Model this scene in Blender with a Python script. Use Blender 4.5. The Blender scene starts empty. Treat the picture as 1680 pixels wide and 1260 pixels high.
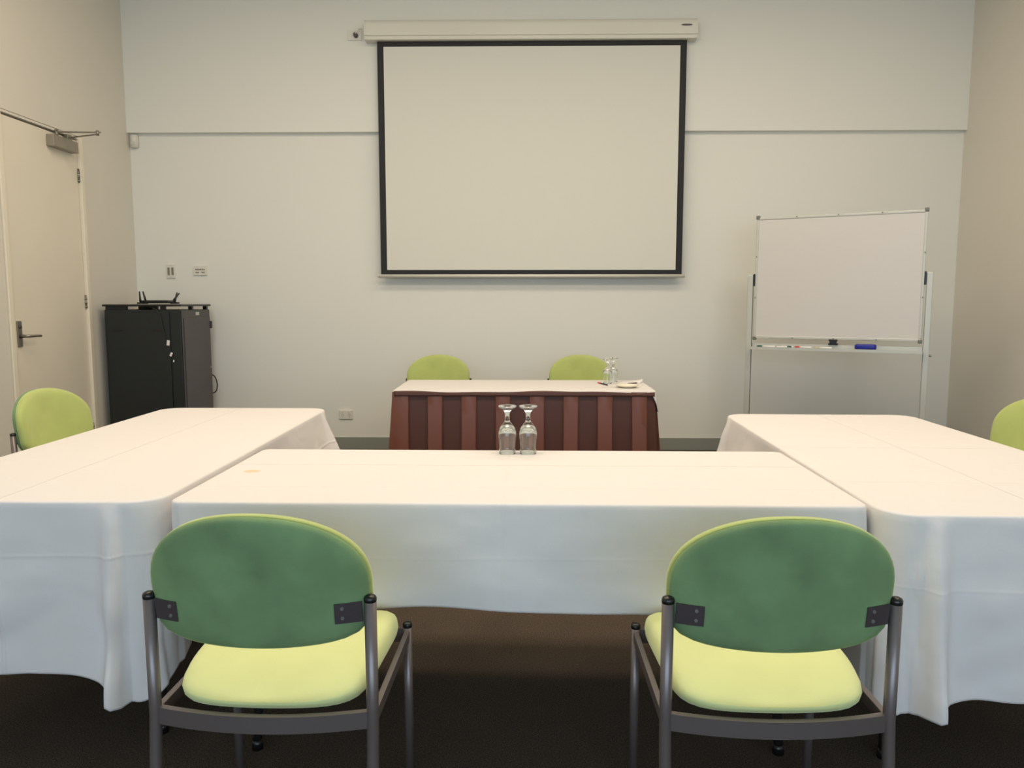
import bpy, math, random
from mathutils import Vector, Matrix, noise as mnoise
PI = math.pi
random.seed(7)
sc = bpy.context.scene
C = sc.collection

# ------------------------------------------------------------------ materials
def lin(c):
    out = []
    for v in c:
        v = v / 255.0
        out.append(v / 12.92 if v <= 0.04045 else ((v + 0.055) / 1.055) ** 2.4)
    return (out[0], out[1], out[2], 1.0)

def node(nt, kind, **kw):
    n = nt.nodes.new(kind)
    for k, v in kw.items():
        setattr(n, k, v)
    return n

def mat(name, rgb, rough=0.5, metal=0.0, sheen=0.0, sheen_rough=0.4, bump=0.0, bscale=200.0, var=0.0, vscale=6.0,
        coat=0.0, spec=0.5, sheen_tint=None, detail=3.0):
    m = bpy.data.materials.new(name)
    m.use_nodes = True
    nt = m.node_tree
    b = nt.nodes['Principled BSDF']
    b.inputs['Base Color'].default_value = lin(rgb)
    b.inputs['Roughness'].default_value = rough
    b.inputs['Metallic'].default_value = metal
    b.inputs['Sheen Weight'].default_value = sheen
    b.inputs['Sheen Roughness'].default_value = sheen_rough
    if sheen_tint: b.inputs['Sheen Tint'].default_value = lin(sheen_tint)
    b.inputs['Coat Weight'].default_value = coat
    b.inputs['Specular IOR Level'].default_value = spec
    tc = node(nt, 'ShaderNodeTexCoord')
    if var > 0:
        n = node(nt, 'ShaderNodeTexNoise'); n.inputs['Scale'].default_value = vscale; n.inputs['Detail'].default_value = detail
        nt.links.new(tc.outputs['Object'], n.inputs['Vector'])
        r = node(nt, 'ShaderNodeMapRange')
        r.inputs['From Min'].default_value = 0.3; r.inputs['From Max'].default_value = 0.7
        r.inputs['To Min'].default_value = 1.0 - var; r.inputs['To Max'].default_value = 1.0 + var
        nt.links.new(n.outputs['Fac'], r.inputs['Value'])
        mx = node(nt, 'ShaderNodeMix', data_type='RGBA', blend_type='MULTIPLY')
        mx.inputs[0].default_value = 1.0
        mx.inputs[6].default_value = lin(rgb)
        nt.links.new(r.outputs['Result'], mx.inputs[7])
        nt.links.new(mx.outputs[2], b.inputs['Base Color'])
    if bump > 0:
        n2 = node(nt, 'ShaderNodeTexNoise'); n2.inputs['Scale'].default_value = bscale; n2.inputs['Detail'].default_value = 3
        nt.links.new(tc.outputs['Object'], n2.inputs['Vector'])
        bp = node(nt, 'ShaderNodeBump'); bp.inputs['Strength'].default_value = bump; bp.inputs['Distance'].default_value = 0.002
        nt.links.new(n2.outputs['Fac'], bp.inputs['Height'])
        nt.links.new(bp.outputs['Normal'], b.inputs['Normal'])
    return m

WALL = (235, 235, 226)
M_wall = mat('wall_paint', WALL, 0.75, bump=0.15, bscale=350)
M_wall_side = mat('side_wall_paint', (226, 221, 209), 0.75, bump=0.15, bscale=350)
M_trim = mat('trim_paint', (208, 210, 198), 0.5)
M_skirting = mat('grey_skirting', (146, 150, 142), 0.5)
M_ceiling = mat('ceiling_paint', (235, 233, 226), 0.9)
M_door = mat('door_paint', (236, 228, 210), 0.5, var=0.02, vscale=2)
M_frame = mat('door_frame_gloss', (240, 232, 212), 0.35)
M_gap = mat('dark_gap', (70, 66, 58), 0.9)
M_steel = mat('brushed_steel', (150, 146, 136), 0.35, metal=0.9)
M_closer = mat('closer_silver', (158, 150, 136), 0.45, metal=0.35)
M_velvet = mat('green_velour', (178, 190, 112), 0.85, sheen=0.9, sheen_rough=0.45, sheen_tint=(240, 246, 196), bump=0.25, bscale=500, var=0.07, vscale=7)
M_velvet_back_shaded = mat('green_velour_rear_shaded', (112, 142, 98), 0.85, sheen=0.5, sheen_rough=0.4, sheen_tint=(190, 215, 140), bump=0.25, bscale=500, var=0.2, vscale=8)  # same velour, darkened and cooled in colour for the dimly lit chair backs
M_velvet_seat_lit = mat('green_velour_seat_lit', (212, 218, 152), 0.85, sheen=0.6, sheen_rough=0.45, sheen_tint=(240, 246, 200), bump=0.25, bscale=500, var=0.05, vscale=5)  # same velour with strong overhead light painted into a paler colour
M_tube = mat('gunmetal_tube', (122, 114, 112), 0.34, metal=0.55)
M_bracket = mat('dark_bracket', (84, 76, 78), 0.45, metal=0.4)
M_blackplastic = mat('black_plastic', (22, 22, 22), 0.3)
M_screw = mat('screw_steel', (170, 172, 172), 0.3, metal=0.9)
M_black = mat('rack_black', (24, 30, 29), 0.45, var=0.06, vscale=3)
M_rackgrey = mat('rack_grey_side', (84, 81, 82), 0.5)
M_white_enamel = mat('white_enamel', (224, 222, 208), 0.35)
M_screen = mat('screen_vinyl', (225, 225, 214), 0.8)
M_screenblack = mat('screen_border', (18, 18, 20), 0.6)
M_board = mat('whiteboard_surface', (214, 210, 204), 0.35)
M_alu = mat('aluminium', (200, 200, 190), 0.42, metal=0.3)
M_aludark = mat('aluminium_joint', (120, 120, 112), 0.45, metal=0.5)
M_plate = mat('outlet_plastic', (226, 224, 212), 0.4)
M_slot = mat('outlet_slot', (70, 66, 58), 0.6)
M_rocker = mat('grey_rocker', (132, 130, 116), 0.5)
M_blue = mat('eraser_blue', (22, 34, 150), 0.35)
M_felt = mat('eraser_felt', (40, 42, 60), 0.95)
M_penwhite = mat('marker_white', (232, 230, 222), 0.35)
M_green = mat('marker_green', (18, 92, 74), 0.4)
M_red = mat('marker_red', (205, 66, 62), 0.4)
M_beige = mat('marker_beige', (196, 186, 150), 0.4)
M_orange = mat('pen_orange', (226, 88, 58), 0.4)
M_paper = mat('paper', (232, 228, 226), 0.8)
M_china = mat('white_china', (240, 232, 210), 0.25)
M_tableboard = mat('table_laminate', (120, 112, 100), 0.5)
M_tableleg = mat('table_leg_steel', (66, 62, 60), 0.4, metal=0.6)
M_satin_lit = mat('brown_satin_pleat_lit', (118, 70, 54), 0.42, sheen=0.2, sheen_tint=(170, 110, 90), bump=0.1, bscale=60)
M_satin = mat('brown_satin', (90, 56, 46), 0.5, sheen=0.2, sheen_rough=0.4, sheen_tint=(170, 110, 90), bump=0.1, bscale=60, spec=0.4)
M_ink = mat('ink', (90, 90, 110), 0.7)
M_lightframe = mat('light_frame', (230, 230, 226), 0.5)

def carpet():
    m = bpy.data.materials.new('brown_carpet'); m.use_nodes = True
    nt = m.node_tree; b = nt.nodes['Principled BSDF']
    tc = node(nt, 'ShaderNodeTexCoord')
    n = node(nt, 'ShaderNodeTexNoise'); n.inputs['Scale'].default_value = 260; n.inputs['Detail'].default_value = 4
    n3 = node(nt, 'ShaderNodeTexNoise'); n3.inputs['Scale'].default_value = 3
    nt.links.new(tc.outputs['Object'], n.inputs['Vector']); nt.links.new(tc.outputs['Object'], n3.inputs['Vector'])
    r = node(nt, 'ShaderNodeValToRGB')
    r.color_ramp.elements[0].position = 0.35; r.color_ramp.elements[0].color = lin((58, 50, 43))
    r.color_ramp.elements[1].position = 0.68; r.color_ramp.elements[1].color = lin((106, 95, 82))
    nt.links.new(n.outputs['Fac'], r.inputs['Fac'])
    mx = node(nt, 'ShaderNodeMix', data_type='RGBA', blend_type='MULTIPLY'); mx.inputs[0].default_value = 0.3
    nt.links.new(r.outputs['Color'], mx.inputs[6]); nt.links.new(n3.outputs['Fac'], mx.inputs[7])
    nt.links.new(mx.outputs[2], b.inputs['Base Color'])
    b.inputs['Roughness'].default_value = 0.95; b.inputs['Specular IOR Level'].default_value = 0.1
    bp = node(nt, 'ShaderNodeBump'); bp.inputs['Strength'].default_value = 0.6; bp.inputs['Distance'].default_value = 0.004
    nt.links.new(n.outputs['Fac'], bp.inputs['Height']); nt.links.new(bp.outputs['Normal'], b.inputs['Normal'])
    return m
M_carpet = carpet()

def glass():
    m = bpy.data.materials.new('clear_glass'); m.use_nodes = True
    b = m.node_tree.nodes['Principled BSDF']
    b.inputs['Base Color'].default_value = (0.97, 0.985, 0.975, 1)
    b.inputs['Roughness'].default_value = 0.0
    b.inputs['IOR'].default_value = 1.5
    b.inputs['Transmission Weight'].default_value = 1.0
    return m
M_glass = glass()

def cloth_mat(name, creases, wr=1.0, stain=None):
    """white linen with ironed fold lines: creases = [(axis, position, height)] in object space"""
    m = bpy.data.materials.new(name); m.use_nodes = True
    nt = m.node_tree; b = nt.nodes['Principled BSDF']
    b.inputs['Roughness'].default_value = 0.8
    b.inputs['Specular IOR Level'].default_value = 0.2
    b.inputs['Sheen Weight'].default_value = 0.12
    tc = node(nt, 'ShaderNodeTexCoord')
    sep = node(nt, 'ShaderNodeSeparateXYZ'); nt.links.new(tc.outputs['Object'], sep.inputs[0])
    total = None
    def math_(op, a, b_, c=None):
        n = node(nt, 'ShaderNodeMath', operation=op)
        for i, v in enumerate((a, b_, c)):
            if v is None: continue
            if isinstance(v, (int, float)): n.inputs[i].default_value = v
            else: nt.links.new(v, n.inputs[i])
        return n.outputs[0]
    wob = node(nt, 'ShaderNodeTexNoise'); wob.inputs['Scale'].default_value = 2.2
    nt.links.new(tc.outputs['Object'], wob.inputs['Vector'])
    wobv = math_('MULTIPLY_ADD', wob.outputs['Fac'], 0.02, -0.01)
    for ax, pos, h in creases:
        v = math_('SUBTRACT', sep.outputs['XYZ'.index(ax)], pos)
        v = math_('ADD', v, wobv)
        v = math_('MULTIPLY', v, 1.0 / 0.005)
        v = math_('MULTIPLY', v, v)
        v = math_('MULTIPLY', v, -1.0)
        v = math_('EXPONENT', v, None)
        v = math_('MULTIPLY', v, h)
        total = v if total is None else math_('ADD', total, v)
    n1 = node(nt, 'ShaderNodeTexNoise'); n1.inputs['Scale'].default_value = 5; n1.inputs['Detail'].default_value = 2
    n1.inputs['Distortion'].default_value = 0.3
    mp = node(nt, 'ShaderNodeMapping'); mp.inputs['Scale'].default_value = (1.0, 1.0, 1.5)
    nt.links.new(tc.outputs['Object'], mp.inputs[0]); nt.links.new(mp.outputs[0], n1.inputs['Vector'])
    w = math_('MULTIPLY', n1.outputs['Fac'], 1.9 * wr)
    total = w if total is None else math_('ADD', total, w)
    n2 = node(nt, 'ShaderNodeTexNoise'); n2.inputs['Scale'].default_value = 600
    nt.links.new(tc.outputs['Object'], n2.inputs['Vector'])
    total = math_('ADD', total, math_('MULTIPLY', n2.outputs['Fac'], 0.08))
    bp = node(nt, 'ShaderNodeBump'); bp.inputs['Strength'].default_value = 1.0; bp.inputs['Distance'].default_value = 0.004
    nt.links.new(total, bp.inputs['Height']); nt.links.new(bp.outputs['Normal'], b.inputs['Normal'])
    col = lin((240, 236, 232))
    b.inputs['Base Color'].default_value = col
    if stain:
        cx, cy, rx, ry = stain
        dx = math_('MULTIPLY', math_('SUBTRACT', sep.outputs[0], cx), 1 / rx)
        dy = math_('MULTIPLY', math_('SUBTRACT', sep.outputs[1], cy), 1 / ry)
        d = math_('ADD', math_('MULTIPLY', dx, dx), math_('MULTIPLY', dy, dy))
        d = math_('ADD', d, math_('MULTIPLY', math_('ADD', n1.outputs['Fac'], -0.5), 0.8))
        r = node(nt, 'ShaderNodeMapRange'); r.inputs['From Min'].default_value = 0.7; r.inputs['From Max'].default_value = 1.15
        r.inputs['To Min'].default_value = 1.0; r.inputs['To Max'].default_value = 0.0
        nt.links.new(d, r.inputs['Value'])
        mx = node(nt, 'ShaderNodeMix', data_type='RGBA')
        nt.links.new(r.outputs['Result'], mx.inputs[0]); mx.inputs[6].default_value = col; mx.inputs[7].default_value = lin((236, 214, 178))
        nt.links.new(mx.outputs[2], b.inputs['Base Color'])
    # thin weave lets a little light through
    tr = node(nt, 'ShaderNodeBsdfTranslucent'); tr.inputs['Color'].default_value = lin((236, 232, 226))
    ms = node(nt, 'ShaderNodeMixShader'); ms.inputs[0].default_value = 0.12
    out = nt.nodes['Material Output']
    nt.links.new(b.outputs[0], ms.inputs[1]); nt.links.new(tr.outputs[0], ms.inputs[2]); nt.links.new(ms.outputs[0], out.inputs['Surface'])
    return m

# ------------------------------------------------------------------ mesh kit
def smooth_path(pts, k=6):
    pts = [Vector(p) for p in pts]; P = [pts[0]] + pts + [pts[-1]]; out = []
    for i in range(1, len(P) - 2):
        a, b, c, d = P[i - 1:i + 3]
        for j in range(k):
            t = j / k
            out.append(.5 * ((2 * b) + (c - a) * t + (2 * a - 5 * b + 4 * c - d) * t * t + (3 * b - a - 3 * c + d) * t ** 3))
    return out + [pts[-1]]

class MB:
    def __init__(s): s.v = []; s.f = []; s.sm = []
    def add(s, vs, fs, smooth=False):
        o = len(s.v); s.v += [tuple(p) for p in vs]
        s.f += [tuple(i + o for i in f) for f in fs]; s.sm += [smooth] * len(fs)
        return s
    def box(s, x0, x1, y0, y1, z0, z1, b=0.0, M=None):
        """box with chamfered edges"""
        if b <= 0:
            vs = [(x, y, z) for z in (z0, z1) for y in (y0, y1) for x in (x0, x1)]
            fs = [(0, 2, 3, 1), (4, 5, 7, 6), (0, 1, 5, 4), (2, 6, 7, 3), (0, 4, 6, 2), (1, 3, 7, 5)]
        else:
            import bmesh
            bm = bmesh.new(); bmesh.ops.create_cube(bm, size=1)
            for v in bm.verts:
                v.co = Vector(((x0 + x1) / 2 + v.co.x * (x1 - x0), (y0 + y1) / 2 + v.co.y * (y1 - y0), (z0 + z1) / 2 + v.co.z * (z1 - z0)))
            b = min(b, 0.45 * min(x1 - x0, y1 - y0, z1 - z0))
            bmesh.ops.bevel(bm, geom=bm.edges[:], offset=b, segments=2, profile=0.5, affect='EDGES')
            bm.verts.index_update()
            vs = [tuple(v.co) for v in bm.verts]; fs = [tuple(v.index for v in f.verts) for f in bm.faces]; bm.free()
        if M is not None: vs = [tuple(M @ Vector(p)) for p in vs]
        return s.add(vs, fs, False)
    def tube(s, pts, r, n=16, caps=True):
        pts = [Vector(p) for p in pts]
        rr = r if isinstance(r, (list, tuple)) else [r] * len(pts)
        vs = []; prev = None
        for i, p in enumerate(pts):
            d = (pts[min(i + 1, len(pts) - 1)] - pts[max(i - 1, 0)])
            d = d.normalized() if d.length > 1e-9 else Vector((0, 0, 1))
            if prev is None:
                a = Vector((1, 0, 0)) if abs(d.x) < 0.9 else Vector((0, 1, 0))
            else: a = prev
            u = (a - d * a.dot(d)).normalized(); w = d.cross(u); prev = u
            for k in range(n):
                t = 2 * PI * k / n
                vs.append(p + (u * math.cos(t) + w * math.sin(t)) * rr[i])
        fs = []
        for i in range(len(pts) - 1):
            for k in range(n):
                a, b = i * n + k, i * n + (k + 1) % n
                fs.append((a, b, b + n, a + n))
        s.add(vs, fs, True)
        if caps:
            o = len(s.v) - len(vs)
            s.f.append(tuple(o + k for k in range(n))[::-1]); s.sm.append(False)
            o2 = o + (len(pts) - 1) * n
            s.f.append(tuple(o2 + k for k in range(n))); s.sm.append(False)
        return s
    def lathe(s, prof, cx=0, cy=0, cz=0, n=40, smooth=True):
        """prof: (radius, z) pairs; a zero radius closes the end"""
        vs = []; rings = []
        for r, z in prof:
            if r <= 1e-6: rings.append([len(vs)]); vs.append((cx, cy, cz + z))
            else:
                rings.append(list(range(len(vs), len(vs) + n)))
                for k in range(n):
                    t = 2 * PI * k / n; vs.append((cx + r * math.cos(t), cy + r * math.sin(t), cz + z))
        fs = []
        for A, B in zip(rings[:-1], rings[1:]):
            for k in range(n):
                k2 = (k + 1) % n
                if len(A) == 1 and len(B) == 1: continue
                if len(A) == 1: fs.append((A[0], B[k2], B[k]))
                elif len(B) == 1: fs.append((A[k], A[k2], B[0]))
                else: fs.append((A[k], A[k2], B[k2], B[k]))
        return s.add(vs, fs, smooth)
    def rings(s, rings, smooth=True, cap0=True, cap1=True, closed=True):
        n = len(rings[0]); vs = [p for r in rings for p in r]; fs = []
        for i in range(len(rings) - 1):
            for k in range(n if closed else n - 1):
                a, b = i * n + k, i * n + (k + 1) % n
                fs.append((a, b, b + n, a + n))
        if cap0: fs.append(tuple(range(n))[::-1])
        if cap1: fs.append(tuple((len(rings) - 1) * n + k for k in range(n)))
        return s.add(vs, fs, smooth)
    def build(s, name, m, parent=None, auto=None):
        me = bpy.data.meshes.new(name); me.from_pydata(s.v, [], s.f)
        import bmesh
        bm = bmesh.new(); bm.from_mesh(me); bmesh.ops.recalc_face_normals(bm, faces=bm.faces[:]); bm.to_mesh(me); bm.free()
        me.polygons.foreach_set('use_smooth', s.sm)
        me.materials.append(m); me.update()
        o = bpy.data.objects.new(name, me); C.objects.link(o)
        if parent is not None: o.parent = parent
        return o

def tag(o, label=None, cat=None, group=None, kind=None):
    if label: o['label'] = label
    if cat: o['category'] = cat
    if group: o['group'] = group
    if kind: o['kind'] = kind
    return o
def thing(name, label, cat, loc=(0, 0, 0), rz=0, group=None):
    o = bpy.data.objects.new(name, None); C.objects.link(o); o.empty_display_size = 0.1
    o.location = loc; o.rotation_euler = (0, 0, rz)
    return tag(o, label, cat, group)
def copy_tree(o, parent=None):
    c = o.copy(); C.objects.link(c)
    if parent is not None: c.parent = parent
    for ch in [x for x in C.objects if x.parent == o]: copy_tree(ch, c)
    return c
def Bx(name, m, parent, *a, b=0.0, M=None): return MB().box(*a, b=b, M=M).build(name, m, parent)
def struct(o, label=None): return tag(o, label, kind='structure')

# ------------------------------------------------------------------ room
XL, XR, YB, YR, ZC = -3.30, 3.61, 6.56, -2.9, 3.95
struct(Bx('floor', M_carpet, None, XL - .2, XR + .2, YR - .2, YB + .2, -.1, 0), 'dark brown carpet floor')
struct(Bx('ceiling', M_ceiling, None, XL - .2, XR + .2, YR - .2, YB + .2, ZC, ZC + .1), 'white ceiling')
struct(Bx('wall_back', M_wall, None, XL - .15, XR + .15, YB, YB + .15, 0, ZC), 'pale grey wall behind the projection screen')
# upper half of the back wall stands 5 cm forward
struct(Bx('trim_1', M_wall, None, XL, XR, YB - .045, YB, 2.665, ZC), 'upper band of the back wall standing slightly forward')
struct(Bx('wall_right', M_wall_side, None, XR, XR + .15, YR, YB, 0, ZC), 'plain right hand wall')
DY0, DY1, DZ = 4.93, 5.79, 2.465
w = MB()
w.box(XL - .15, XL, YR, DY0 - .045, 0, ZC); w.box(XL - .15, XL, DY1 + .045, YB, 0, ZC); w.box(XL - .15, XL, DY0 - .045, DY1 + .045, DZ + .02, ZC)
struct(w.build('wall_left', M_wall_side), 'left hand wall with the door')
# rear wall with a wide window letting the daylight in behind the camera
w = MB(); WX0, WX1, WZ0, WZ1 = -2.6, 2.9, 0.75, 2.6
w.box(XL - .15, WX0, YR - .15, YR, 0, ZC); w.box(WX1, XR + .15, YR - .15, YR, 0, ZC)
w.box(WX0, WX1, YR - .15, YR, 0, WZ0); w.box(WX0, WX1, YR - .15, YR, WZ1, ZC)
struct(w.build('wall_rear', M_wall_side), 'wall behind the camera with a wide window')
w = MB()
w.box(WX0, WX1, YR - .1, YR - .04, WZ0, WZ0 + .05); w.box(WX0, WX1, YR - .1, YR - .04, WZ1 - .05, WZ1)
for k in range(4):
    x = WX0 + (WX1 - WX0 - .05) * k / 3
    w.box(x, x + .05, YR - .1, YR - .04, WZ0 + .05, WZ1 - .05)
struct(w.build('window_1', M_alu), 'aluminium window frame in the wall behind the camera')
for nm, a in (('baseboard_back', (XL, XR, YB - .014, YB, 0, .105)), ('baseboard_right', (XR - .014, XR, YR, YB - .014, 0, .105)),
              ('baseboard_left', (XL, XL + .014, DY1 + .05, YB - .014, 0, .105))):
    struct(Bx(nm, M_skirting, None, *a, b=.003))
struct(Bx('baseboard_left', M_skirting, None, XL, XL + .014, YR, DY0 - .05, 0, .105, b=.003))

# ------------------------------------------------------------------ door
d = bpy.data.objects.new('door_1', None); C.objects.link(d); d.location = (XL, (DY0 + DY1) / 2, 0); struct(d, 'cream door with lever handle and closer in the left wall')
hw = (DY1 - DY0) / 2
Bx('door_leaf', M_door, d, -.06, -.012, -hw + .005, hw - .005, .008, DZ - .012, b=.003)
w = MB(); w.box(-.14, .012, -hw - .04, -hw, 0, DZ + .015, b=.003); w.box(-.14, .012, hw, hw + .04, 0, DZ + .015, b=.003)
w.build('door_frame', M_frame, d)
Bx('frame_head', M_wall_side, d, -.14, .002, -hw, hw, DZ, DZ + .015)
Bx('door_gap', M_gap, d, -.14, -.1, -hw, hw, 0, DZ)
for z in (2.2, 1.27, .3):
    w = MB(); w.tube([(-.008, hw - .003, z - .05), (-.008, hw - .003, z + .05)], .008, 10)
    for k in range(3): w.tube([(-.008, hw - .003, z - .045 + .03 * k), (-.008, hw - .003, z - .03 + .03 * k)], .0105, 10)
    w.build('hinge', M_steel, d)
h = Bx('handle_plate', M_steel, d, -.013, -.002, -hw + .045, -hw + .09, .975, 1.145, b=.004)
w = MB()
w.tube([(-.004, -hw + .068, 1.045), (.038, -hw + .068, 1.045), (.05, -hw + .075, 1.045), (.055, -hw + .09, 1.045), (.055, -hw + .14, 1.045), (.054, -hw + .19, 1.043), (.046, -hw + .205, 1.043)], [.013, .0095, .0095, .009, .009, .0085, .008], 14)
w.build('lever_handle', M_steel, d)
w = MB(); w.lathe([(0, .004), (.011, .004), (.0115, -.004)], n=20)
k = w.build('lock_cylinder', M_bracket, d); k.location = (.0, -hw + .068, 1.105); k.rotation_euler = (0, PI / 2, 0)
Bx('closer_body', M_closer, d, -.012, .045, .06, .355, 2.345, 2.425, b=.004)
w = MB(); zc = 2.445
w.tube([(.018, .14, 2.42), (.018, .14, 2.47)], .012, 12)
w.box(-.011, .011, 0, .30, zc + .006, zc + .013, M=Matrix.Translation((.018, .14, 0)) @ Matrix.Rotation(math.radians(-86), 4, 'Z'))
w.box(-.008, .008, 0, .285, zc - .008, zc - .002, M=Matrix.Translation((.018, .27, 0)) @ Matrix.Rotation(math.radians(-112), 4, 'Z'))
w.tube([(.300, .155, zc - .014), (.300, .155, zc + .02)], .011, 12)
w.box(.001, .03, .25, .31, zc - .02, zc + .02, b=.003)
w.build('closer_arm', M_steel, d)

# ------------------------------------------------------------------ wall fittings
def plate(name, label, cat, x, z, w_, h_, y=YB, d_=.012):
    t = thing(name, label, cat, (x, y, z))
    Bx('cover_plate', M_plate, t, -w_ / 2, w_ / 2, -d_, 0, -h_ / 2, h_ / 2, b=.003)
    return t
t = plate('light_switch', 'narrow upright white switch plate with two grey rockers, above the router', 'switch', -3.002, 1.528, .072, .118)
for sx in (-1, 1): Bx('rocker', M_rocker, t, sx * .0165 - .009, sx * .0165 + .009, -.017, -.011, -.032, .032, b=.002)
for sz in (-1, 1): MB().tube([(0, -.014, sz * .048), (0, -.010, sz * .048)], .003, 8).build('screw', M_screw, t)
t = plate('input_panel', 'wide white socket plate with small dark ports on back wall above the black cabinet', 'socket', -2.751, 1.533, .116, .08)
for i in range(6): Bx('port', M_slot, t, -.038 + i * .0135, -.0295 + i * .0135, -.0135, -.011, .004, .014)
for i in (-.036, -.022, .014, .028): Bx('port', M_slot, t, i, i + .009, -.0135, -.011, -.02, -.011)
t = plate('power_outlet', 'white double power outlet low on the back wall left of skirted table', 'power outlet', -1.537, .301, .118, .078)
for sx in (-1, 1):
    w = MB()
    for a, bx, bz in ((35, -.007, .004), (-35, .007, .004), (0, 0, -.012)):
        w.box(-.0012, .0012, -.0135, -.011, -.005, .005, M=Matrix.Translation((sx * .03 + bx, 0, bz - .006)) @ Matrix.Rotation(math.radians(a), 4, 'Y'))
    w.build('socket_slots', M_slot, t)
    Bx('switch_rocker', M_plate, t, sx * .03 - .006, sx * .03 + .006, -.017, -.011, .016, .03, b=.001)
t = thing('motion_sensor', 'small white motion sensor high in the back wall corner beside the door wall', 'sensor', (-3.255, YB, 2.60))
w = MB(); 
rr = []
for z, s_ in ((-.052, .8), (-.046, 1), (.046, 1), (.052, .85)):
    rr.append([(.032 * s_ * math.cos(a), -.045 * s_ * abs(math.sin(a)) ** .7, z) for a in [PI + PI * i / 16 for i in range(17)]])
w.rings([[(x, y, z) for x, y, z in r] for r in rr], closed=True); w.build('sensor_body', M_plate, t)
Bx('sensor_lens', M_trim, t, -.016, .016, -.05, -.042, -.036, -.004, b=.003)
t = thing('screen_power_point', 'small white wall plate with dark round plug left of screen housing', 'socket', (-1.385, YB - .045, 3.425))
Bx('cover_plate', M_plate, t, -.058, .058, -.012, 0, -.038, .038, b=.003)
w = MB(); w.tube([(.012, -.012, -.002), (.012, -.045, -.002)], [.019, .017], 18); w.build('plug', M_bracket, t)
w = MB(); w.tube([(.012, -.04, .0), (.025, -.05, .02), (.04, -.04, .04), (.062, -.025, .045)], .004, 8); w.build('plug_lead', M_plate, t)

# ------------------------------------------------------------------ projection screen
YS = YB - .045
t = thing('projection_screen', 'large pull-down projection screen with black border hanging on the back wall', 'projector screen', (.05, YS, 1.482))
# housing profile (y, z) swept along x
hz0 = 1.880
x0, x1 = -1.325, 1.317
pr = [(0, hz0), (-.085, hz0), (-.095, hz0 + .004), (-.095, hz0 + .028), (-.104, hz0 + .034)]
for i in range(9):
    a = i / 8 * PI / 2
    pr.append((-.070 - .036 * math.cos(a) , hz0 + .118 + .040 * math.sin(a)))
pr.append((0, hz0 + .160))
w = MB(); w.rings([[(x, y, z) for y, z in pr] for x in (x0, x0 + .002, x1 - .002, x1)], smooth=False)
w.build('screen_housing', M_white_enamel, t)
for xx in (x0 - .012, x1):
    w = MB(); pe = [(min(y * 1.0, 0), z) for y, z in pr]; w.rings([[(x, y * 1.03, z) for y, z in pe] for x in (xx, xx + .012)], smooth=False); w.build('end_cap', M_white_enamel, t)
bd = MB(); bd.rings([[(1.24 + .045 * math.cos(a) * 1.0 if abs(math.cos(a)) > .02 else 1.24, yy, hz0 + .1 + .007 * math.sin(a)) for a in [2 * PI * i / 20 for i in range(20)]] for yy in (-.1045, -.108)], smooth=False)
bd.build('badge', M_bracket, t)
SH = hz0 + .004; sy0, sy1 = -.052, -.049
bw = .052
xa, xb, xat = -1.245, 1.255, 0
w = MB(); w.box(xa, xb, sy0, sy1, .012, SH); w.build('screen_border', M_screenblack, t)
Bx('viewing_surface', M_screen, t, xa + bw, xb - bw, sy0 - .002, sy0 - .0003, .012 + .04, SH - .045)
w = MB(); w.tube([(xa - .025, -.05, .002), (xb + .025, -.05, .002)], .014, 16); w.build('bottom_bar', M_white_enamel, t)

# ------------------------------------------------------------------ tables & cloths
def folding_table(label, cx, cy, L, W, rz=0, along='x', group='folding tables under the white cloths', H=.735):
    t = thing('folding_table', label, 'table', (cx, cy, 0), rz, group)
    if along == 'y': L, W = W, L
    pts = []
    for sx, sy, a0 in ((1, -1, -PI / 2), (1, 1, 0), (-1, 1, PI / 2), (-1, -1, PI)):
        pts += [(sx * (L / 2 - .08) + .08 * math.cos(a0 + k * PI / 16), sy * (W / 2 - .08) + .08 * math.sin(a0 + k * PI / 16)) for k in range(9)]
    MB().rings([[(x * q, y * q, z) for x, y in pts] for q, z in ((.995, H - .03), (1, H - .027), (1, H - .003), (.995, H))], smooth=False).build('tabletop', M_tableboard, t)
    long_x = L > W
    A, B = (L, W) if long_x else (W, L)
    for s in (-1, 1):
        w = MB()
        a = s * (A / 2 - .15)
        P = (lambda u, v, z: (u, v, z)) if long_x else (lambda u, v, z: (v, u, z))
        for q in (-1, 1):
            w.tube([P(a - s * .08, q * (B / 2 - .07), H - .03), P(a - s * .02, q * (B / 2 - .07), .30), P(a, q * (B / 2 - .07), .012)], .0125, 10)
        w.tube([P(a - s * .02, -(B / 2 - .07), .28), P(a - s * .02, B / 2 - .07, .28)], .010, 10)
        w.tube([P(a - s * .30, 0, H - .035), P(a - s * .02, 0, .29)], .008, 8)
        w.build('leg_frame', M_tableleg, t)
        for q in (-1, 1):
            f = MB(); c_ = P(a, q * (B / 2 - .07), 0); f.tube([(c_[0], c_[1], 0), (c_[0], c_[1], .03)], .016, 10); f.build('foot', M_blackplastic, t)
    return t

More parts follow.
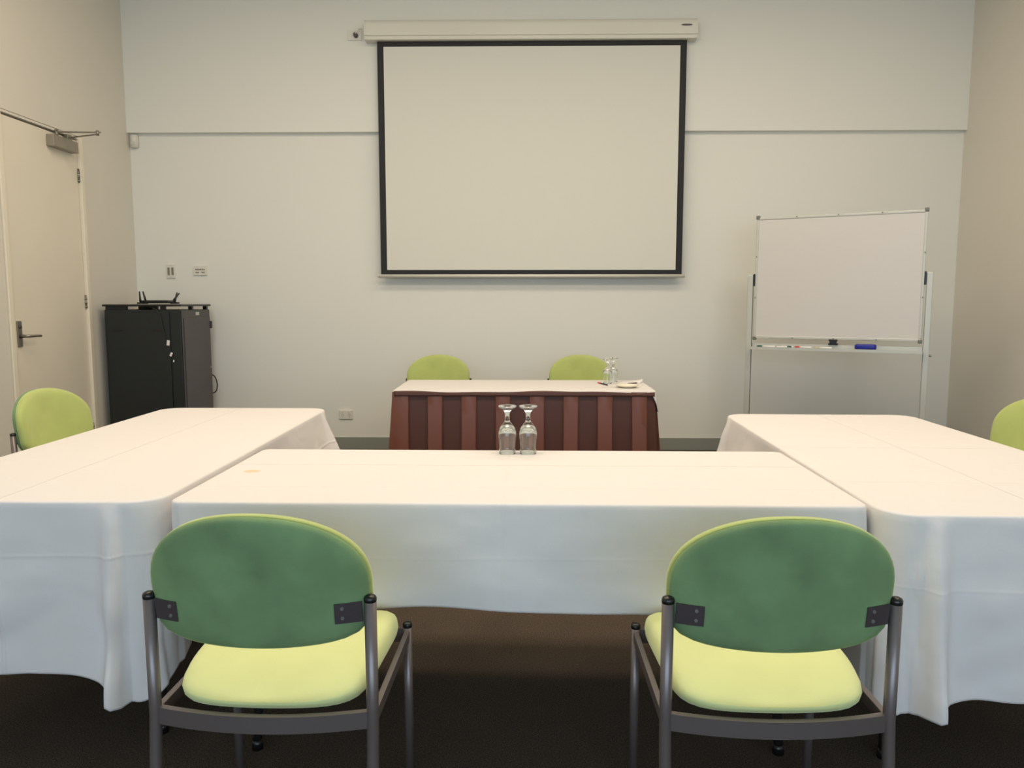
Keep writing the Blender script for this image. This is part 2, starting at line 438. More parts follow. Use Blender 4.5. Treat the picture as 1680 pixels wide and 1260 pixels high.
def tablecloth(name, label, cx, cy, hx, hy, z, drops, m, rz=0, rc=.05, seed=0, corner_drop=.10, flare=.05, wave=.012, corner_amp=.065,
               group='white cloths on the conference tables', hem_wave=.010, side_flare=None, wrinkle=.020, tight=None):
    """drops = (front -y, right +x, back +y, left -x)"""
    rnd = random.Random(seed)
    P = []  # perimeter samples: (x, y, nx, ny, side-blend, corner weight)
    L = [2 * hx - 2 * rc, 2 * hy - 2 * rc]
    def seg(ax, ay, bx, by, nx, ny, side, n):
        for i in range(n):
            u = i / n
            dl = math.hypot(bx - ax, by - ay)
            P.append((ax + (bx - ax) * u, ay + (by - ay) * u, nx, ny, side, side, 0, u * dl, (1 - u) * dl))
    def arc(ax, ay, a0, s0, s1, n=22):
        for i in range(n):
            u = i / n; a = a0 + u * PI / 2
            P.append((ax + rc * math.cos(a), ay + rc * math.sin(a), math.cos(a), math.sin(a), s0, s1, u, 0, 0))
    nx_, ny_ = int(L[0] / .012), int(L[1] / .012)
    seg(-hx + rc, -hy, hx - rc, -hy, 0, -1, 0, nx_); arc(hx - rc, -hy + rc, -PI / 2, 0, 1)
    seg(hx, -hy + rc, hx, hy - rc, 1, 0, 1, ny_); arc(hx - rc, hy - rc, 0, 1, 2)
    seg(hx - rc, hy, -hx + rc, hy, 0, 1, 2, nx_); arc(-hx + rc, hy - rc, PI / 2, 2, 3)
    seg(-hx, hy - rc, -hx, -hy + rc, -1, 0, 3, ny_); arc(-hx + rc, -hy + rc, PI, 3, 0)
    N = len(P)
    ph = [rnd.uniform(0, 6.28) for _ in range(8)]
    fl = side_flare or (flare,) * 4
    rings = []
    def ring_top(inset, dz):
        return [(p[0] - p[2] * inset, p[1] - p[3] * inset, z + dz) for p in P]
    rings.append(ring_top(.012, 0)); rings.append(ring_top(.007, -.0003))
    for a in (25, 50, 75):
        a = math.radians(a); rings.append([(p[0] - p[2] * .007 * (1 - math.sin(a)), p[1] - p[3] * .007 * (1 - math.sin(a)), z - .007 * (1 - math.cos(a))) for p in P])
    T = 34
    info = []
    slen = 0
    for i, p in enumerate(P):
        x, y, nx, ny, s0, s1, u, da, db = p
        if i: slen += math.hypot(x - P[i - 1][0], y - P[i - 1][1])
        d0, d1 = drops[s0], drops[s1]
        us = u * u * (3 - 2 * u)
        D = d0 + (d1 - d0) * us
        if s0 != s1:
            cw = 1.0; dist = rc * (abs(u - .5)) * 1.2
        else:
            dist = min(da, db) + rc * .6
        cg = math.exp(-(dist / .12) ** 2)
        D += corner_drop * cg * (min(d0, d1) / .45)
        D += hem_wave * (math.sin(slen * 5.1 + ph[0]) + .6 * math.sin(slen * 11.3 + ph[1])) * (1 - cg)
        info.append((D, cg, dist, slen, fl[s0] + (fl[s1] - fl[s0]) * us))
    for j in range(1, T + 1):
        t = j / T
        ring = []
        for p, (D, cg, dist, sl, fv) in zip(P, info):
            dz = D * t
            off = fv * t ** .9 * .55
            tt = t ** .65
            off += corner_amp * tt * (math.exp(-((dist - rc * .95) / (rc * .24)) ** 2) - .55 * math.exp(-((dist - rc * .42) / (rc * .2)) ** 2) + .45 * math.exp(-(dist / (rc * .17)) ** 2))   # ridge, hollow, ridge round the corner
            off -= .22 * corner_amp * math.exp(-((dist - .21) / .06) ** 2) * t
            nz = mnoise.noise(Vector((sl * 3.2, D * t * 4.5, seed * 3.7))) + .5 * mnoise.noise(Vector((sl * 7.0 + D * t * 6, D * t * 9.0 - sl * 3, seed * 1.3 + 9)))
            off += wrinkle * nz * min(1, t * 2.5)
            off += wave * t * (math.sin(sl * 9.3 + ph[2] + .8 * t) * .6 + math.sin(sl * 4.1 + ph[3]) + .35 * math.sin(sl * 21 + ph[4] - t))
            off = max(off, .001 * t)
            if tight:                       # pressed against the neighbouring table up to a point, hanging free beyond it
                sd, lim = tight
                if (sd * p[2]) > .1:
                    f = min(1, max(0, (p[1] - lim) / .35)); f = f * f * (3 - 2 * f)
                    off = min(off, .010 * t) * (1 - f) + (off + .085 * t) * f
            elif fv <= .012: off = min(off, .012 * t)
            ring.append((p[0] + p[2] * off, p[1] + p[3] * off, z - .007 - dz))
        rings.append(ring)
    hem = [(x, y, zz - .006) for x, y, zz in rings[-1]]
    w = MB(); w.rings(rings + [hem], cap0=False, cap1=False)
    # flat top, tiled by strips across x between mirrored samples, so it stays planar
    n = N; w.f.append(tuple(range(n))[::-1]); w.sm.append(True)
    o = w.build(name, m)
    s = o.modifiers.new('thickness', 'SOLIDIFY'); s.thickness = .0016; s.offset = 1
    o.location = (cx, cy, 0); o.rotation_euler = (0, 0, rz)
    return tag(o, label, 'tablecloth', group)

ZT = .745
mc = cloth_mat('linen_centre', [('X', -.03, .3), ('Y', .10, .8), ('Y', -.2, .3), ('Z', .60, .1)], stain=(-.825, .0, .026, .018))
folding_table('folding table under the centre cloth, between the two side tables', -.02, 2.325, 1.78, .66, group=None)
tablecloth('tablecloth', 'white tablecloth on the centre table of the horseshoe, carrying the two upturned glasses', -.02, 2.325, .915, .365, ZT, (.27, .24, .27, .24), mc, rz=math.radians(-.6),
           seed=3, corner_drop=.05, flare=.03, corner_amp=.010, wave=.005, wrinkle=.012, side_flare=(.03, .004, .03, .004), hem_wave=.006, rc=.03, group=None)
ml = cloth_mat('linen_left', [('X', -.02, .6), ('Z', .60, .3), ('Y', .35, .2)])
folding_table('folding table under the left hand cloth, beside the door wall', -1.375, 2.865, 1.74, .75, along='y', group=None)
tablecloth('tablecloth', 'white tablecloth on the left side table of the horseshoe, nearest the door', -1.375, 2.865, .405, .90, ZT, (.465, .40, .42, .44), ml, seed=11, rc=.09,
           corner_drop=.10, flare=.07, corner_amp=.065, side_flare=(.03, .012, .07, .010), tight=(1, 0.0), group=None)
mr = cloth_mat('linen_right', [('X', .0, .6), ('Y', .02, .6), ('Y', -.52, .4), ('Z', .56, .15)])
folding_table('folding table under the right hand cloth, nearest the whiteboard', 1.345, 2.725, 1.67, .78, along='y', rz=math.radians(-1.5), group=None)
tablecloth('tablecloth', 'white tablecloth on the right side table of the horseshoe, nearest the whiteboard', 1.345, 2.725, .425, .865, ZT, (.44, .40, .42, .44), mr, rz=math.radians(-1.3), seed=23, rc=.09,
           corner_drop=.07, flare=.06, corner_amp=.065, side_flare=(.03, .010, .06, .012), tight=(-1, 0.12), group=None)

# head table with pleated brown skirt
hx, hy, hc = .765, .302, 4.845
folding_table('folding table inside the pleated brown skirt by the back wall', 0, hc, 1.50, .58, group=None)
mh = cloth_mat('linen_head', [('Y', .02, .2), ('X', .1, .1)])
tablecloth('tablecloth', 'short white cloth over the skirted head table below the screen', 0, hc, hx + .017, hy + .012, ZT, (.008, .115, .10, .115), mh, seed=5, rc=.03, corner_drop=.01, flare=.01, corner_amp=.004,
           wave=.003, wrinkle=.002, side_flare=(.002, .03, .01, .03), hem_wave=.003, group=None)
def skirt():
    t = thing('table_skirt', 'brown satin pleated skirt clipped around the head table', 'table skirt', (0, hc, 0))
    # plan path: right back -> right front -> left front -> left back (local), with raised box pleats
    g = .006
    W_, Dp = hx + g, hy + g
    def path(s):  # s along front is x; sides use s beyond
        if s < -W_: return (-W_, -Dp + (-W_ - s)), (-1, 0)
        if s > W_: return (W_, -Dp + (s - W_)), (1, 0)
        return (s, -Dp), (0, -1)
    S = []
    pitch = .2014; pw = .088
    start = -W_ - .5 + .02
    x = -.730 - 3 * pitch
    while x < W_ + .55:
        c_ = x
        S += [(c_ - pw / 2 + .010, 0), (c_ - pw / 2 - .001, .25), (c_ - pw / 2, .8), (c_ - pw / 2 + .004, 1), (c_, 1.0), (c_ + pw / 2 - .004, 1), (c_ + pw / 2, .8), (c_ + pw / 2 + .001, .25), (c_ + pw / 2 - .010, 0)]
        S += [(c_ + pw / 2 + .03, -.1), (c_ + pitch / 2, 0), (c_ + pitch - pw / 2 - .03, -.1)]
        x += pitch
    S = [q for q in S if -W_ - .56 < q[0] < W_ + .56]
    rings = []
    nz = 16; ztop, zbot = .738, .012
    rnd = random.Random(4)
    for j in range(nz + 1):
        u = j / nz; z = ztop + (zbot - ztop) * u
        ring = []
        for (s, r) in S:
            hem = max(0, min(1, (u - .055) / .06))
            rise = r * (.014 + .030 * u) + .002
            fl = .004 + .045 * u ** 1.1
            (px, py), (nx, ny) = path(s)
            # round the corner of the front into the side
            e = abs(s) - W_
            if abs(e) < .05:
                k = (e + .05) / .1; a = k * PI / 2; sg = 1 if s > 0 else -1
                nx, ny = sg * math.sin(a), -math.cos(a)
                R_ = .02; 
                if e > 0: pass
            wob = .004 * u * math.sin(s * 17 + 1.3 * u * 3)
            dx = .0035 * u * math.sin(s * 9 + 2)
            o = rise + fl * (.7 if abs(s) < W_ else 1.0) + wob
            ring.append((px + nx * o + (dx if ny < 0 else 0), py + ny * o, z))
        rings.append(ring)
    w = MB(); w.rings(rings, closed=False, cap0=False, cap1=False, smooth=True)
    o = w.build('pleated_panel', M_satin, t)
    o.data.materials.append(M_satin_lit)          # same satin, painted lighter on raised pleats to contrast with shaded recesses
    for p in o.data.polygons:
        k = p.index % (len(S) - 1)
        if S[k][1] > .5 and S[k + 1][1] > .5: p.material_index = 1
    s = o.modifiers.new('thickness', 'SOLIDIFY'); s.thickness = .0015
    es = o.modifiers.new('edges', 'EDGE_SPLIT'); es.split_angle = math.radians(40)
    # header band that covers the table edge
    w = MB()
    rings = []
    for z, dz in ((.7445, 0), (.736, 0), (.724, 0), (.714, 0)):
        ring = []
        for i in range(161):
            s = -W_ + 2 * W_ * i / 160
            zz = z + (.004 * math.sin(s * 6.5 + .4) + .002 * math.sin(s * 17) - .003 if z > .74 else 0)
            ring.append((s, -Dp - .021 - .002 * (.744 - z) / .02, zz))
        rings.append(ring)
    w.rings(rings, closed=False, cap0=False, cap1=False)
    b_ = w.build('header_band', M_satin, t)
    s = b_.modifiers.new('thickness', 'SOLIDIFY'); s.thickness = .003
    return t
skirt()

# ------------------------------------------------------------------ chairs
def build_chair():
    t = thing('conference_chair', '', 'chair')
    hwid, ry, fy = .2275, -.20, .205
    n = 72
    # seat cushion
    def seat_outline(s, z, ins=0):
        out = []
        for i in range(n):
            a = 2 * PI * i / n; c, s_ = math.cos(a), math.sin(a)
            e = 2 / 6.0
            q_ = (abs(c / .209) ** 6 + abs(s_ / .205) ** 6) ** (-1 / 6)
            x, y = q_ * c, q_ * s_
            x *= 1.0 + .05 * (y / .22)
            y += .015 + (-.022 * (1 - (x / .2) ** 2) if y < 0 else .012 * (1 - (x / .2) ** 2)) * min(1, abs(y) / .15)
            x *= s; y = .015 + (y - .015) * s
            zz = z
            if z > .455:
                k = (z - .455) / .035
                zz += k * (.010 * (x / .2) ** 2 - .022 * max(0, (y - .10) / .14) ** 2 - .030 * max(0, (-.04 - y) / .15) ** 1.7)
            out.append((x, y, zz))
        return out
    seat = MB()
    seat.rings([seat_outline(.93, .437), seat_outline(.975, .439), seat_outline(1, .448), seat_outline(1.008, .458), seat_outline(1.0, .470), seat_outline(.975, .480), seat_outline(.93, .487), seat_outline(.86, .491)]
               + [seat_outline(q, .4925) for q in (.76, .64, .5, .34, .16, .04)])
    seat.build('seat', M_velvet_seat_lit, t)
    # backrest: dome outline
    zc = .705
    def back_outline(s, off, ins=0.0):
        out = []
        for i in range(n):
            a = 2 * PI * i / n; c, s_ = math.cos(a), math.sin(a)
            b_, p_ = (.152, 2.15) if s_ >= 0 else (.130, 6.5)
            if s_ < 0: p_ = 2.15 + 4.35 * min(1, -s_ * 3)
            q_ = (abs(c / .224) ** p_ + abs(s_ / b_) ** p_) ** (-1 / p_)
            x, z = q_ * c, q_ * s_
            if s_ < 0: z *= 1 - .10 * (x / .214) ** 2; x *= 1 - .02 * (z / .12) ** 2
            k = 1 - ins / .2
            x *= s * k; z *= s * (1 - ins / .14)
            yb = -.232 + .042 * (x / .215) ** 2 - .16 * z
            out.append((x, yb + off, zc + z))
        return out
    pad = MB()
    pad.rings([back_outline(.93, .001), back_outline(1, .001), back_outline(1.012, .006), back_outline(1.012, .014), back_outline(1, .022), back_outline(.97, .029), back_outline(.92, .034)] +
              [back_outline(q, .037) for q in (.84, .72, .58, .4, .2, .04)])
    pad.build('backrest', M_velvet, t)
    sh = MB()
    sh.rings([back_outline(.93, -.001), back_outline(.995, -.001), back_outline(1.006, -.006), back_outline(.995, -.014), back_outline(.96, -.0195), back_outline(.90, -.022)] +
             [back_outline(q, -.024) for q in (.8, .66, .5, .3, .12, .03)])
    sh.build('backrest_shell', M_velvet_back_shaded, t)['label'] = 'green rear panel with shade painted into its colour'
    for s in (-1, 1):
        w = MB(); w.tube([(s * hwid, ry - .045, 0.006), (s * hwid, ry - .010, .30), (s * hwid, ry, .42), (s * hwid, ry - .003, .672)], .0125, 20)
        lg = w.build('leg', M_tube, t)
        c_ = MB(); c_.lathe([(.0122, -.004), (.0131, 0), (.0131, .005), (.011, .009), (.006, .0115), (0, .012)], s * hwid, ry - .003, .672, n=20); c_.build('cap', M_blackplastic, lg)
        c_ = MB(); c_.tube([(s * hwid, ry - .046, 0), (s * hwid, ry - .043, .025)], .0145, 16); c_.build('foot_cap', M_blackplastic, lg)
        w = MB(); w.tube([(s * hwid, fy + .01, 0.006), (s * hwid, fy, .44)], .0115, 20)
        lg = w.build('leg', M_tube, t)
        c_ = MB(); c_.lathe([(.0112, -.004), (.0121, 0), (.0121, .005), (.010, .009), (.005, .0112), (0, .0115)], s * hwid, fy, .44, n=20); c_.build('cap', M_blackplastic, lg)
        c_ = MB(); c_.tube([(s * hwid, fy + .01, 0), (s * hwid, fy + .01, .025)], .0135, 16); c_.build('foot_cap', M_blackplastic, lg)
        w = MB(); w.box(s * hwid - .007, s * hwid + .007, ry + .01, fy - .008, .402, .430, b=.002); w.build('side_rail', M_tube, t)
        # bracket, follows the curved shell
        pts = []
        w = MB(); ring = []
        for xx in (.212, .197, .185, .172, .160):
            z0 = .628; z1 = .672
            def yb(x, z): return -.232 + .042 * (x / .215) ** 2 - .16 * (z - zc) - .0215
            y0, y1 = yb(xx, z0), yb(xx, z1)
            y0 -= .001; y1 -= .001
            ring.append([(s * xx, y0, z0), (s * xx, y1, z1), (s * xx, y1 - .004, z1), (s * xx, y0 - .004, z0)])
        w.rings(ring, smooth=False); bk = w.build('bracket', M_bracket, t)
        for z in (.640, .661):
            y = yb(.175, z) - .005
            q = MB(); q.tube([(s * .175, y + .001, z), (s * .175, y - .0022, z)], [.0042, .0036], 12); q.tube([(s * .175, y - .002, z), (s * .175, y - .0024, z)], .0018, 6)
            q.build('screw', M_screw, bk)
    # bowed rear rail & straight front rail: rectangular section
    for nm, y_, bow in (('rear_rail', ry, -.030), ('front_rail', fy, 0)):
        ring = []
        for i in range(25):
            u = -1 + 2 * i / 24; x = u * (hwid - .009); y = y_ + bow * (1 - u * u)
            ring.append([(x, y - .007, .400), (x, y + .007, .400), (x, y + .007, .436), (x, y - .007, .436)])
        MB().rings(ring, smooth=False).build(nm, M_tube, t)
    return t

chair = build_chair()
spots = [
    (-.532, 1.700, -1.4, 1.0, 'green conference chair at the front left of the centre table, back to camera'),
    (.516, 1.697, .3, 1.0, 'green conference chair at the front right of the centre table, back to camera'),
    (-.652, 5.62, 180, 1.05, 'green chair behind the head table at its left, below the screen'),
    (.428, 5.62, 180, 1.05, 'green chair behind the head table at its right, behind the glasses'),
    (-2.06, 3.57, -99, 1.0, 'pale green chair on the outer side of the left table, in front of the door'),
    (2.05, 3.27, 105, 1.0, 'pale green chair cut by the right edge, outside the right table'),
]
for i, (x, y, a, s, lb) in enumerate(spots):
    o = chair if i == 0 else copy_tree(chair)
    o.location = (x, y, 0); o.rotation_euler = (0, 0, math.radians(a)); o.scale = (s, s, s if s == 1 else 1.01)
    o['label'] = lb; o['group'] = 'green conference chairs around the tables'

# ------------------------------------------------------------------ glassware & small things on tables
def goblet(label, x, y, z, s=1.0):
    # upturned stemmed water glass: rim down, foot up
    out = [(.0285, 0), (.0292, .012), (.0305, .03), (.0318, .05), (.0322, .066), (.0312, .080), (.0275, .092), (.020, .103), (.0125, .112), (.0085, .120), (.0078, .132), (.0085, .143), (.0115, .152), (.019, .160), (.0285, .1655), (.0325, .169), (.0328, .1715), (.031, .173), (.015, .1755), (0, .176)]
    inn = [(.0, .1015), (.008, .0995), (.017, .0935), (.0245, .0855), (.0285, .077), (.0299, .066), (.0296, .05), (.0284, .03), (.0272, .012), (.0268, .0008)]
    prof = inn + [(.0276, -.0001)] + out
    w = MB(); w.lathe([(r * s, zz * s) for r, zz in prof], n=48)
    o = w.build('goblet', M_glass)
    o.location = (x, y, z + .0007)
    return tag(o, label, 'glass', 'upturned stemmed glasses')
goblet('upturned stemmed glass on the centre table, left one of the front pair', -.058, 2.630, ZT, .975)
goblet('upturned stemmed glass on the centre table, right one of the front pair', .014, 2.630, ZT, .975)
goblet('upturned stemmed glass on the head table, nearer and left of its twin', .535, 4.925, ZT + .001, .92)
goblet('upturned stemmed glass on the head table, further back and right of its twin', .585, 5.04, ZT, .92)

# paper, pens, saucer on head table
t = thing('paper_sheet', 'flat white notepaper sheet between the orange-ended pen and the white saucer', 'paper', (.555, 4.83, ZT), math.radians(8))
w = MB(); w.box(-.105, .105, -.12, .12, 0.0004, .0014); w.build('sheet', M_paper, t)
w = MB()
for k in range(3): w.box(-.09, .02 + .02 * k, -.11 + .016 * k, -.107 + .016 * k, .0014, .0017)
w.build('printed_lines', M_ink, t)
t = thing('paper_sheet', 'white paper with a curled corner at the right end of head table', 'paper', (.675, 4.955, ZT), math.radians(-24))
rings = []
for i in range(13):
    u = i / 12; y = -.10 + .2 * u
    rings.append([(x, y, .0022 + .022 * max(0, (u - .55) / .45) ** 2 * max(0, (x + .02) / .09)) for x in [-.07 + .14 * k / 8 for k in range(9)]])
w = MB(); w.rings(rings, closed=False, cap0=False, cap1=False); o = w.build('sheet', M_paper, t); s = o.modifiers.new('thickness', 'SOLIDIFY'); s.thickness = .0008
def pen(label, a, b_, body, tip, r=.0045, name='pen', cat='pen'):
    a, b_ = Vector(a), Vector(b_); dr = (b_ - a)
    t = thing(name, label, cat, a)
    q = lambda u: tuple(dr * u)
    MB().tube([q(0), q(.02), q(.72)], [r * .8, r, r], 12).build('barrel', body, t)
    MB().tube([q(.70), q(.72), q(.96), q(1)], [r * .9, r * 1.12, r * 1.1, r * .7], 12).build('cap', tip, t)
    return t
zz = ZT + .0065
pen('black pen with an orange end, lying left of the white saucer', (.522, 4.80, zz), (.476, 4.95, zz), M_blackplastic, M_orange)
pen('dark pen lying on the paper behind the white saucer', (.655, 4.86, zz + .003), (.722, 4.90, zz + .003), M_blackplastic, M_bracket, .004)
w = MB(); w.lathe([(0, .004), (.034, .004), (.05, .010), (.068, .017), (.0715, .0175), (.069, .014), (.05, .005), (.036, 0), (0, 0)], n=48)
o = w.build('saucer', M_china); o.location = (.632, 4.705, ZT + .0016); tag(o, 'small white china saucer on head table in front of the papers', 'plate')

# ------------------------------------------------------------------ AV cabinet
cx0, cx1, cy0, cy1, ch = -3.235, -2.645, 5.90, 6.44, 1.208
t = thing('equipment_cabinet', 'tall black equipment cabinet with grey side in the corner beside door', 'cabinet', ((cx0 + cx1) / 2, (cy0 + cy1) / 2, 0))
X, Y = (cx1 - cx0) / 2, (cy1 - cy0) / 2
Bx('cabinet_body', M_black, t, -X, X, -Y, Y, .05, ch, b=.004)
fd = Bx('front_door', M_black, t, -X + .012, X - .085, -Y - .010, -Y, .07, ch - .02, b=.003)
for xx in (-.24, .075): Bx('latch', M_blackplastic, fd, xx, xx + .085, -Y - .014, -Y - .009, 1.045, 1.06, b=.002)
# grey right side with inset door panel
Bx('side_panel', M_rackgrey, t, X, X + .006, -Y + .012, Y - .006, .06, ch - .004, b=.002)
sd = Bx('side_door', M_rackgrey, t, X + .006, X + .014, -Y + .035, Y - .02, .09, ch - .065, b=.003)
Bx('badge', M_alu, t, X + .006, X + .009, -.01, .055, ch - .045, ch - .02, b=.001)
Bx('door_lock', M_screw, sd, X + .014, X + .018, Y - .05, Y - .038, .72, .735, b=.001)
for z in (1.05,): Bx('hinge', M_blackplastic, t, X + .004, X + .022, Y - .022, Y + .008, z, z + .06, b=.003)
w = MB(); w.tube(smooth_path([(X + .004, Y - .01, .66), (X + .03, Y - .006, .64), (X + .045, Y, .58), (X + .035, Y, .52), (X + .006, Y - .01, .50)]), .005, 8); w.build('cable', M_blackplastic, t)
tp = Bx('top_shelf', M_blackplastic, t, -X - .01, X + .012, -Y - .012, Y + .015, ch + .026, ch + .042, b=.004)
for (px, py, ww) in ((-X + .0, -Y + .02, .16), (.07, -Y + .02, .035), (.13, -Y + .02, .035), (X - .03, -.06, .03), (-X + .02, Y - .05, .12), (X - .03, Y - .05, .03)):
    Bx('shelf_post', M_blackplastic, tp, px, px + ww, py, py + .03, ch, ch + .027)
w = MB(); w.tube(smooth_path([(.03, -Y + .05, ch + .01), (.07, -Y + .0, ch + .022), (.115, -Y - .012, ch - .0), (.15, -Y - .016, ch - .07), (.165, -Y - .016, ch - .16), (.18, -Y - .012, ch - .22)]), .004, 8); w.build('cable', M_blackplastic, t)
for (px, pz, s_, a) in ((.196, .955, .020, 8), (.215, .866, .015, 25), (.232, .815, .008, 10)):
    Bx('paper_tag', M_paper, t, -s_ * .55, s_ * .55, -Y - .013, -Y - .0102, -s_, s_, M=Matrix.Translation((px, 0, pz)) @ Matrix.Rotation(math.radians(a), 4, 'Y'))
for px in (-1, 1):
    for py in (-1, 1):
        w = MB(); w.tube([(px * (X - .06) - .012, py * (Y - .06), .025), (px * (X - .06) + .012, py * (Y - .06), .025)], .025, 16); w.build('castor', M_blackplastic, t)
# router on top
zt = ch + .046
t = thing('router', 'flat black wireless router with four aerials on top of the cabinet', 'router', (-2.93, 6.10, zt))
Bx('router_body', M_blackplastic, t, -.085, .135, -.06, .07, .004, .028, b=.006)
Bx('router_base', M_blackplastic, t, -.13, -.085, -.04, .06, .0, .012, b=.003)
for (a0, b0) in (((-.12, .0, .012), (-.124, 0, .098)), ((-.078, .0, .026), (-.096, 0, .098)), ((.118, .05, .02), (.172, .05, .085)), ((.16, -.02, .005), (.186, -.02, .09))):
    w = MB(); w.tube([a0, tuple(Vector(a0).lerp(Vector(b0), .25)), b0], [.008, .0085, .005], 10); w.build('aerial', M_blackplastic, t)
Bx('plug_block', M_blackplastic, t, .13, .185, -.03, .02, .0, .014, b=.002)

# ------------------------------------------------------------------ whiteboard on mobile stand
A = Vector((1.688, 5.81, 0)); B_ = Vector((2.735, 5.275, 0))
mid = (A + B_) / 2; ang = math.atan2(B_.y - A.y, B_.x - A.x); Lw = (B_ - A).length
t = thing('mobile_whiteboard', 'large blank whiteboard on a wheeled aluminium stand in the right corner', 'whiteboard', (mid.x, mid.y, 0), ang)
hb = Lw / 2 - .032; z0, z1 = 1.0, 1.885
Bx('board_panel', M_board, t, -hb + .012, hb - .012, -.008, .008, z0 + .012, z1 - .012)
w = MB()
for a in ((-hb, hb, -.012, .012, z0, z0 + .018), (-hb, hb, -.012, .012, z1 - .018, z1), (-hb, -hb + .018, -.012, .012, z0 + .018, z1 - .018), (hb - .018, hb, -.012, .012, z0 + .018, z1 - .018)): w.box(*a, b=.003)
fr = w.build('board_frame', M_alu, t)
for sx in (-1, 1):
    for z in (z0, z1):
        Bx('corner_cap', M_aludark, fr, sx * (hb - .008) - .013, sx * (hb - .008) + .013, -.015, .015, z - .014, z + .014, b=.005)
w = MB()
for u in (-.5, 0, .5):
    for z in (z0 + .006, z1 - .006): w.box(u * hb - .004, u * hb + .004, -.0145, -.011, z - .004, z + .004)
for z in (z0 + .3, z0 + .6):
    for sx in (-1, 1): w.box(sx * (hb - .006) - .004, sx * (hb - .006) + .004, -.0145, -.011, z - .004, z + .004)
w.build('frame_screws', M_aludark, fr)
px_ = Lw / 2
for sx in (-1, 1):
    p = Bx('post', M_alu, t, sx * px_ - .019, sx * px_ + .019, -.018, .018, .08, 1.47, b=.004)
    Bx('groove', M_aludark, p, sx * (px_ - .0195) - .0012, sx * (px_ - .0195) + .0012, -.008, .008, .1, 1.46)
    Bx('foot', M_alu, t, sx * px_ - .022, sx * px_ + .022, -.28, .28, .06, .095, b=.006)
    w = MB(); w.tube([(sx * (px_ - .022), 0, 1.44), (sx * (hb - .002), 0, 1.44)], .012, 12)
    w.box(sx * (hb + .004) - .007, sx * (hb + .004) + .007, -.017, .017, 1.385, 1.475, b=.003); w.build('pivot_clamp', M_blackplastic, t)
    for q in (-1, 1):
        w = MB(); w.tube([(sx * px_ - .01, q * .25, .03), (sx * px_ + .01, q * .25, .03)], .03, 18); w.box(sx * px_ - .014, sx * px_ + .014, q * .25 - .012, q * .25 + .012, .03, .062); w.build('castor', M_blackplastic, t)
w = MB(); w.box(-px_ + .02, px_ - .02, -.085, .018, .925, .933); w.box(-px_ + .02, px_ - .02, -.089, -.085, .921, .941); w.box(-px_ + .02, px_ - .02, .010, .018, .933, .962)
tr = w.build('pen_tray', M_alu, t)
MB().tube([(px_ + .019, .0, .905), (px_ + .034, 0, .905)], .008, 12).build('tray_bolt', M_screw, t)
w = MB(); w.box(-.032, .032, -.012, .02, .962, .975, b=.002); w.box(-.024, .024, -.016, .012, .968, 1.002, b=.003); w.box(-.03, .03, -.018, -.010, .990, 1.004, b=.003)
w.build('latch', M_blackplastic, t)
R = Matrix.Translation((mid.x, mid.y, 0)) @ Matrix.Rotation(ang, 4, 'Z')
def on_tray(u, v, z): return R @ Vector((u, v, z))
mk = [('white marker with a green cap at the left end of whiteboard tray', -.385, -.515, -.070, M_green),
      ('white marker with a black cap on whiteboard tray, second from left', -.262, -.378, -.048, M_blackplastic),
      ('white marker whose dark green cap points right towards red marker', -.375, -.272, -.070, M_green),
      ('white marker with a red cap in the middle of whiteboard tray markers', -.135, -.250, -.066, M_red),
      ('white marker with a beige cap, rightmost marker on whiteboard tray', .0, -.118, -.064, M_beige)]
for lb, a, b_, v, m in mk:
    o = pen(lb, on_tray(a, v, .9425), on_tray(b_, v, .9425), M_penwhite, m, .0085, 'marker', 'marker')
    o['group'] = 'markers on the whiteboard tray'
t = thing('board_eraser', 'blue whiteboard eraser at the right of the whiteboard tray', 'eraser', on_tray(.215, -.048, .9335), ang)
Bx('eraser_felt', M_felt, t, -.065, .065, -.024, .024, 0, .012, b=.002)
w = MB(); rr = []
for z, s_ in ((.010, .97), (.014, 1.0), (.030, 1.0), (.038, .95), (.042, .86)):
    rr.append([(s_ * .07 * math.copysign(abs(math.cos(a)) ** .45, math.cos(a)), s_ * .029 * math.copysign(abs(math.sin(a)) ** .6, math.sin(a)), z) for a in [2 * PI * i / 40 for i in range(40)]])
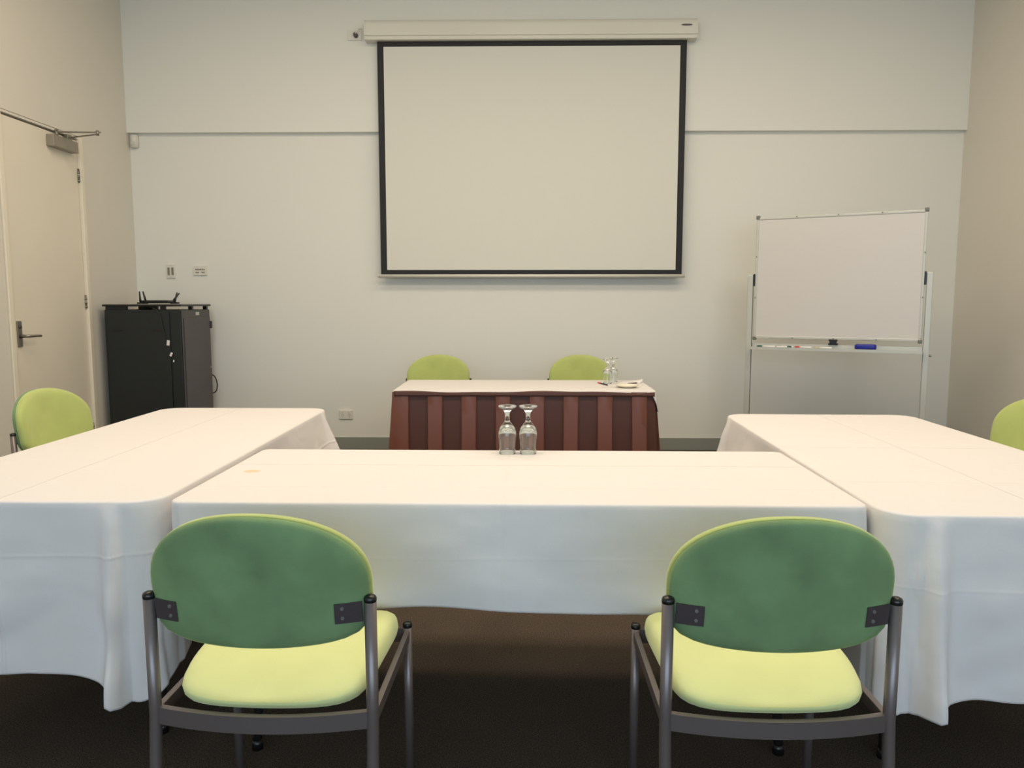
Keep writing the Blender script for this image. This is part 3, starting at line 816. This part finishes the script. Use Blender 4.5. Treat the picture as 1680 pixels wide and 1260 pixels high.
w.rings(rr); w.build('eraser_grip', M_blue, t)

# ------------------------------------------------------------------ ceiling lights (recessed troffers)
def troffer(x, y, power, col=(1.0, .83, .64)):
    t = thing('ceiling_light', 'recessed rectangular ceiling light panel', 'ceiling light', (x, y, ZC), 0, 'recessed ceiling lights')
    w = MB()
    for a in ((-.62, .62, -.32, -.30, -.012, 0), (-.62, .62, .30, .32, -.012, 0), (-.62, -.60, -.30, .30, -.012, 0), (.60, .62, -.30, .30, -.012, 0)): w.box(*a)
    w.build('light_frame', M_lightframe, t)
    L_ = bpy.data.lights.new('troffer_lamp', 'AREA'); L_.shape = 'RECTANGLE'; L_.size = 1.18; L_.size_y = .58; L_.energy = power; L_.color = col
    o = bpy.data.objects.new('troffer_lamp', L_); C.objects.link(o); o.parent = t; o.location = (0, 0, -.008)
for x in (-1.7, 0.1, 1.9):
    troffer(x, 2.3, 34)
    troffer(x, 4.1, 21)

# daylight through the rear window
L_ = bpy.data.lights.new('daylight', 'AREA'); L_.shape = 'RECTANGLE'; L_.size = WX1 - WX0; L_.size_y = WZ1 - WZ0; L_.energy = 125; L_.color = (.60, .80, 1.0)
o = bpy.data.objects.new('daylight', L_); C.objects.link(o); o.location = ((WX0 + WX1) / 2, YR - .2, (WZ0 + WZ1) / 2); o.rotation_euler = (PI / 2, 0, 0)
wd = bpy.data.worlds.new('World'); sc.world = wd; wd.use_nodes = True
wd.node_tree.nodes['Background'].inputs[0].default_value = (.62, .75, .95, 1); wd.node_tree.nodes['Background'].inputs[1].default_value = .8

# ------------------------------------------------------------------ camera
cam = bpy.data.cameras.new('camera'); cam.sensor_width = 36; cam.lens = 1262 / 1680 * 36; cam.clip_start = .02
o = bpy.data.objects.new('camera', cam); C.objects.link(o); o.location = (0, 0, 1.27)
o.rotation_euler = (math.radians(90 - 6.1), 0, math.radians(.908)); sc.camera = o
vs = sc.view_settings; vs.view_transform = 'Standard'; vs.look = 'None'; vs.gamma = 1; vs.use_curve_mapping = False; vs.exposure = 0.0
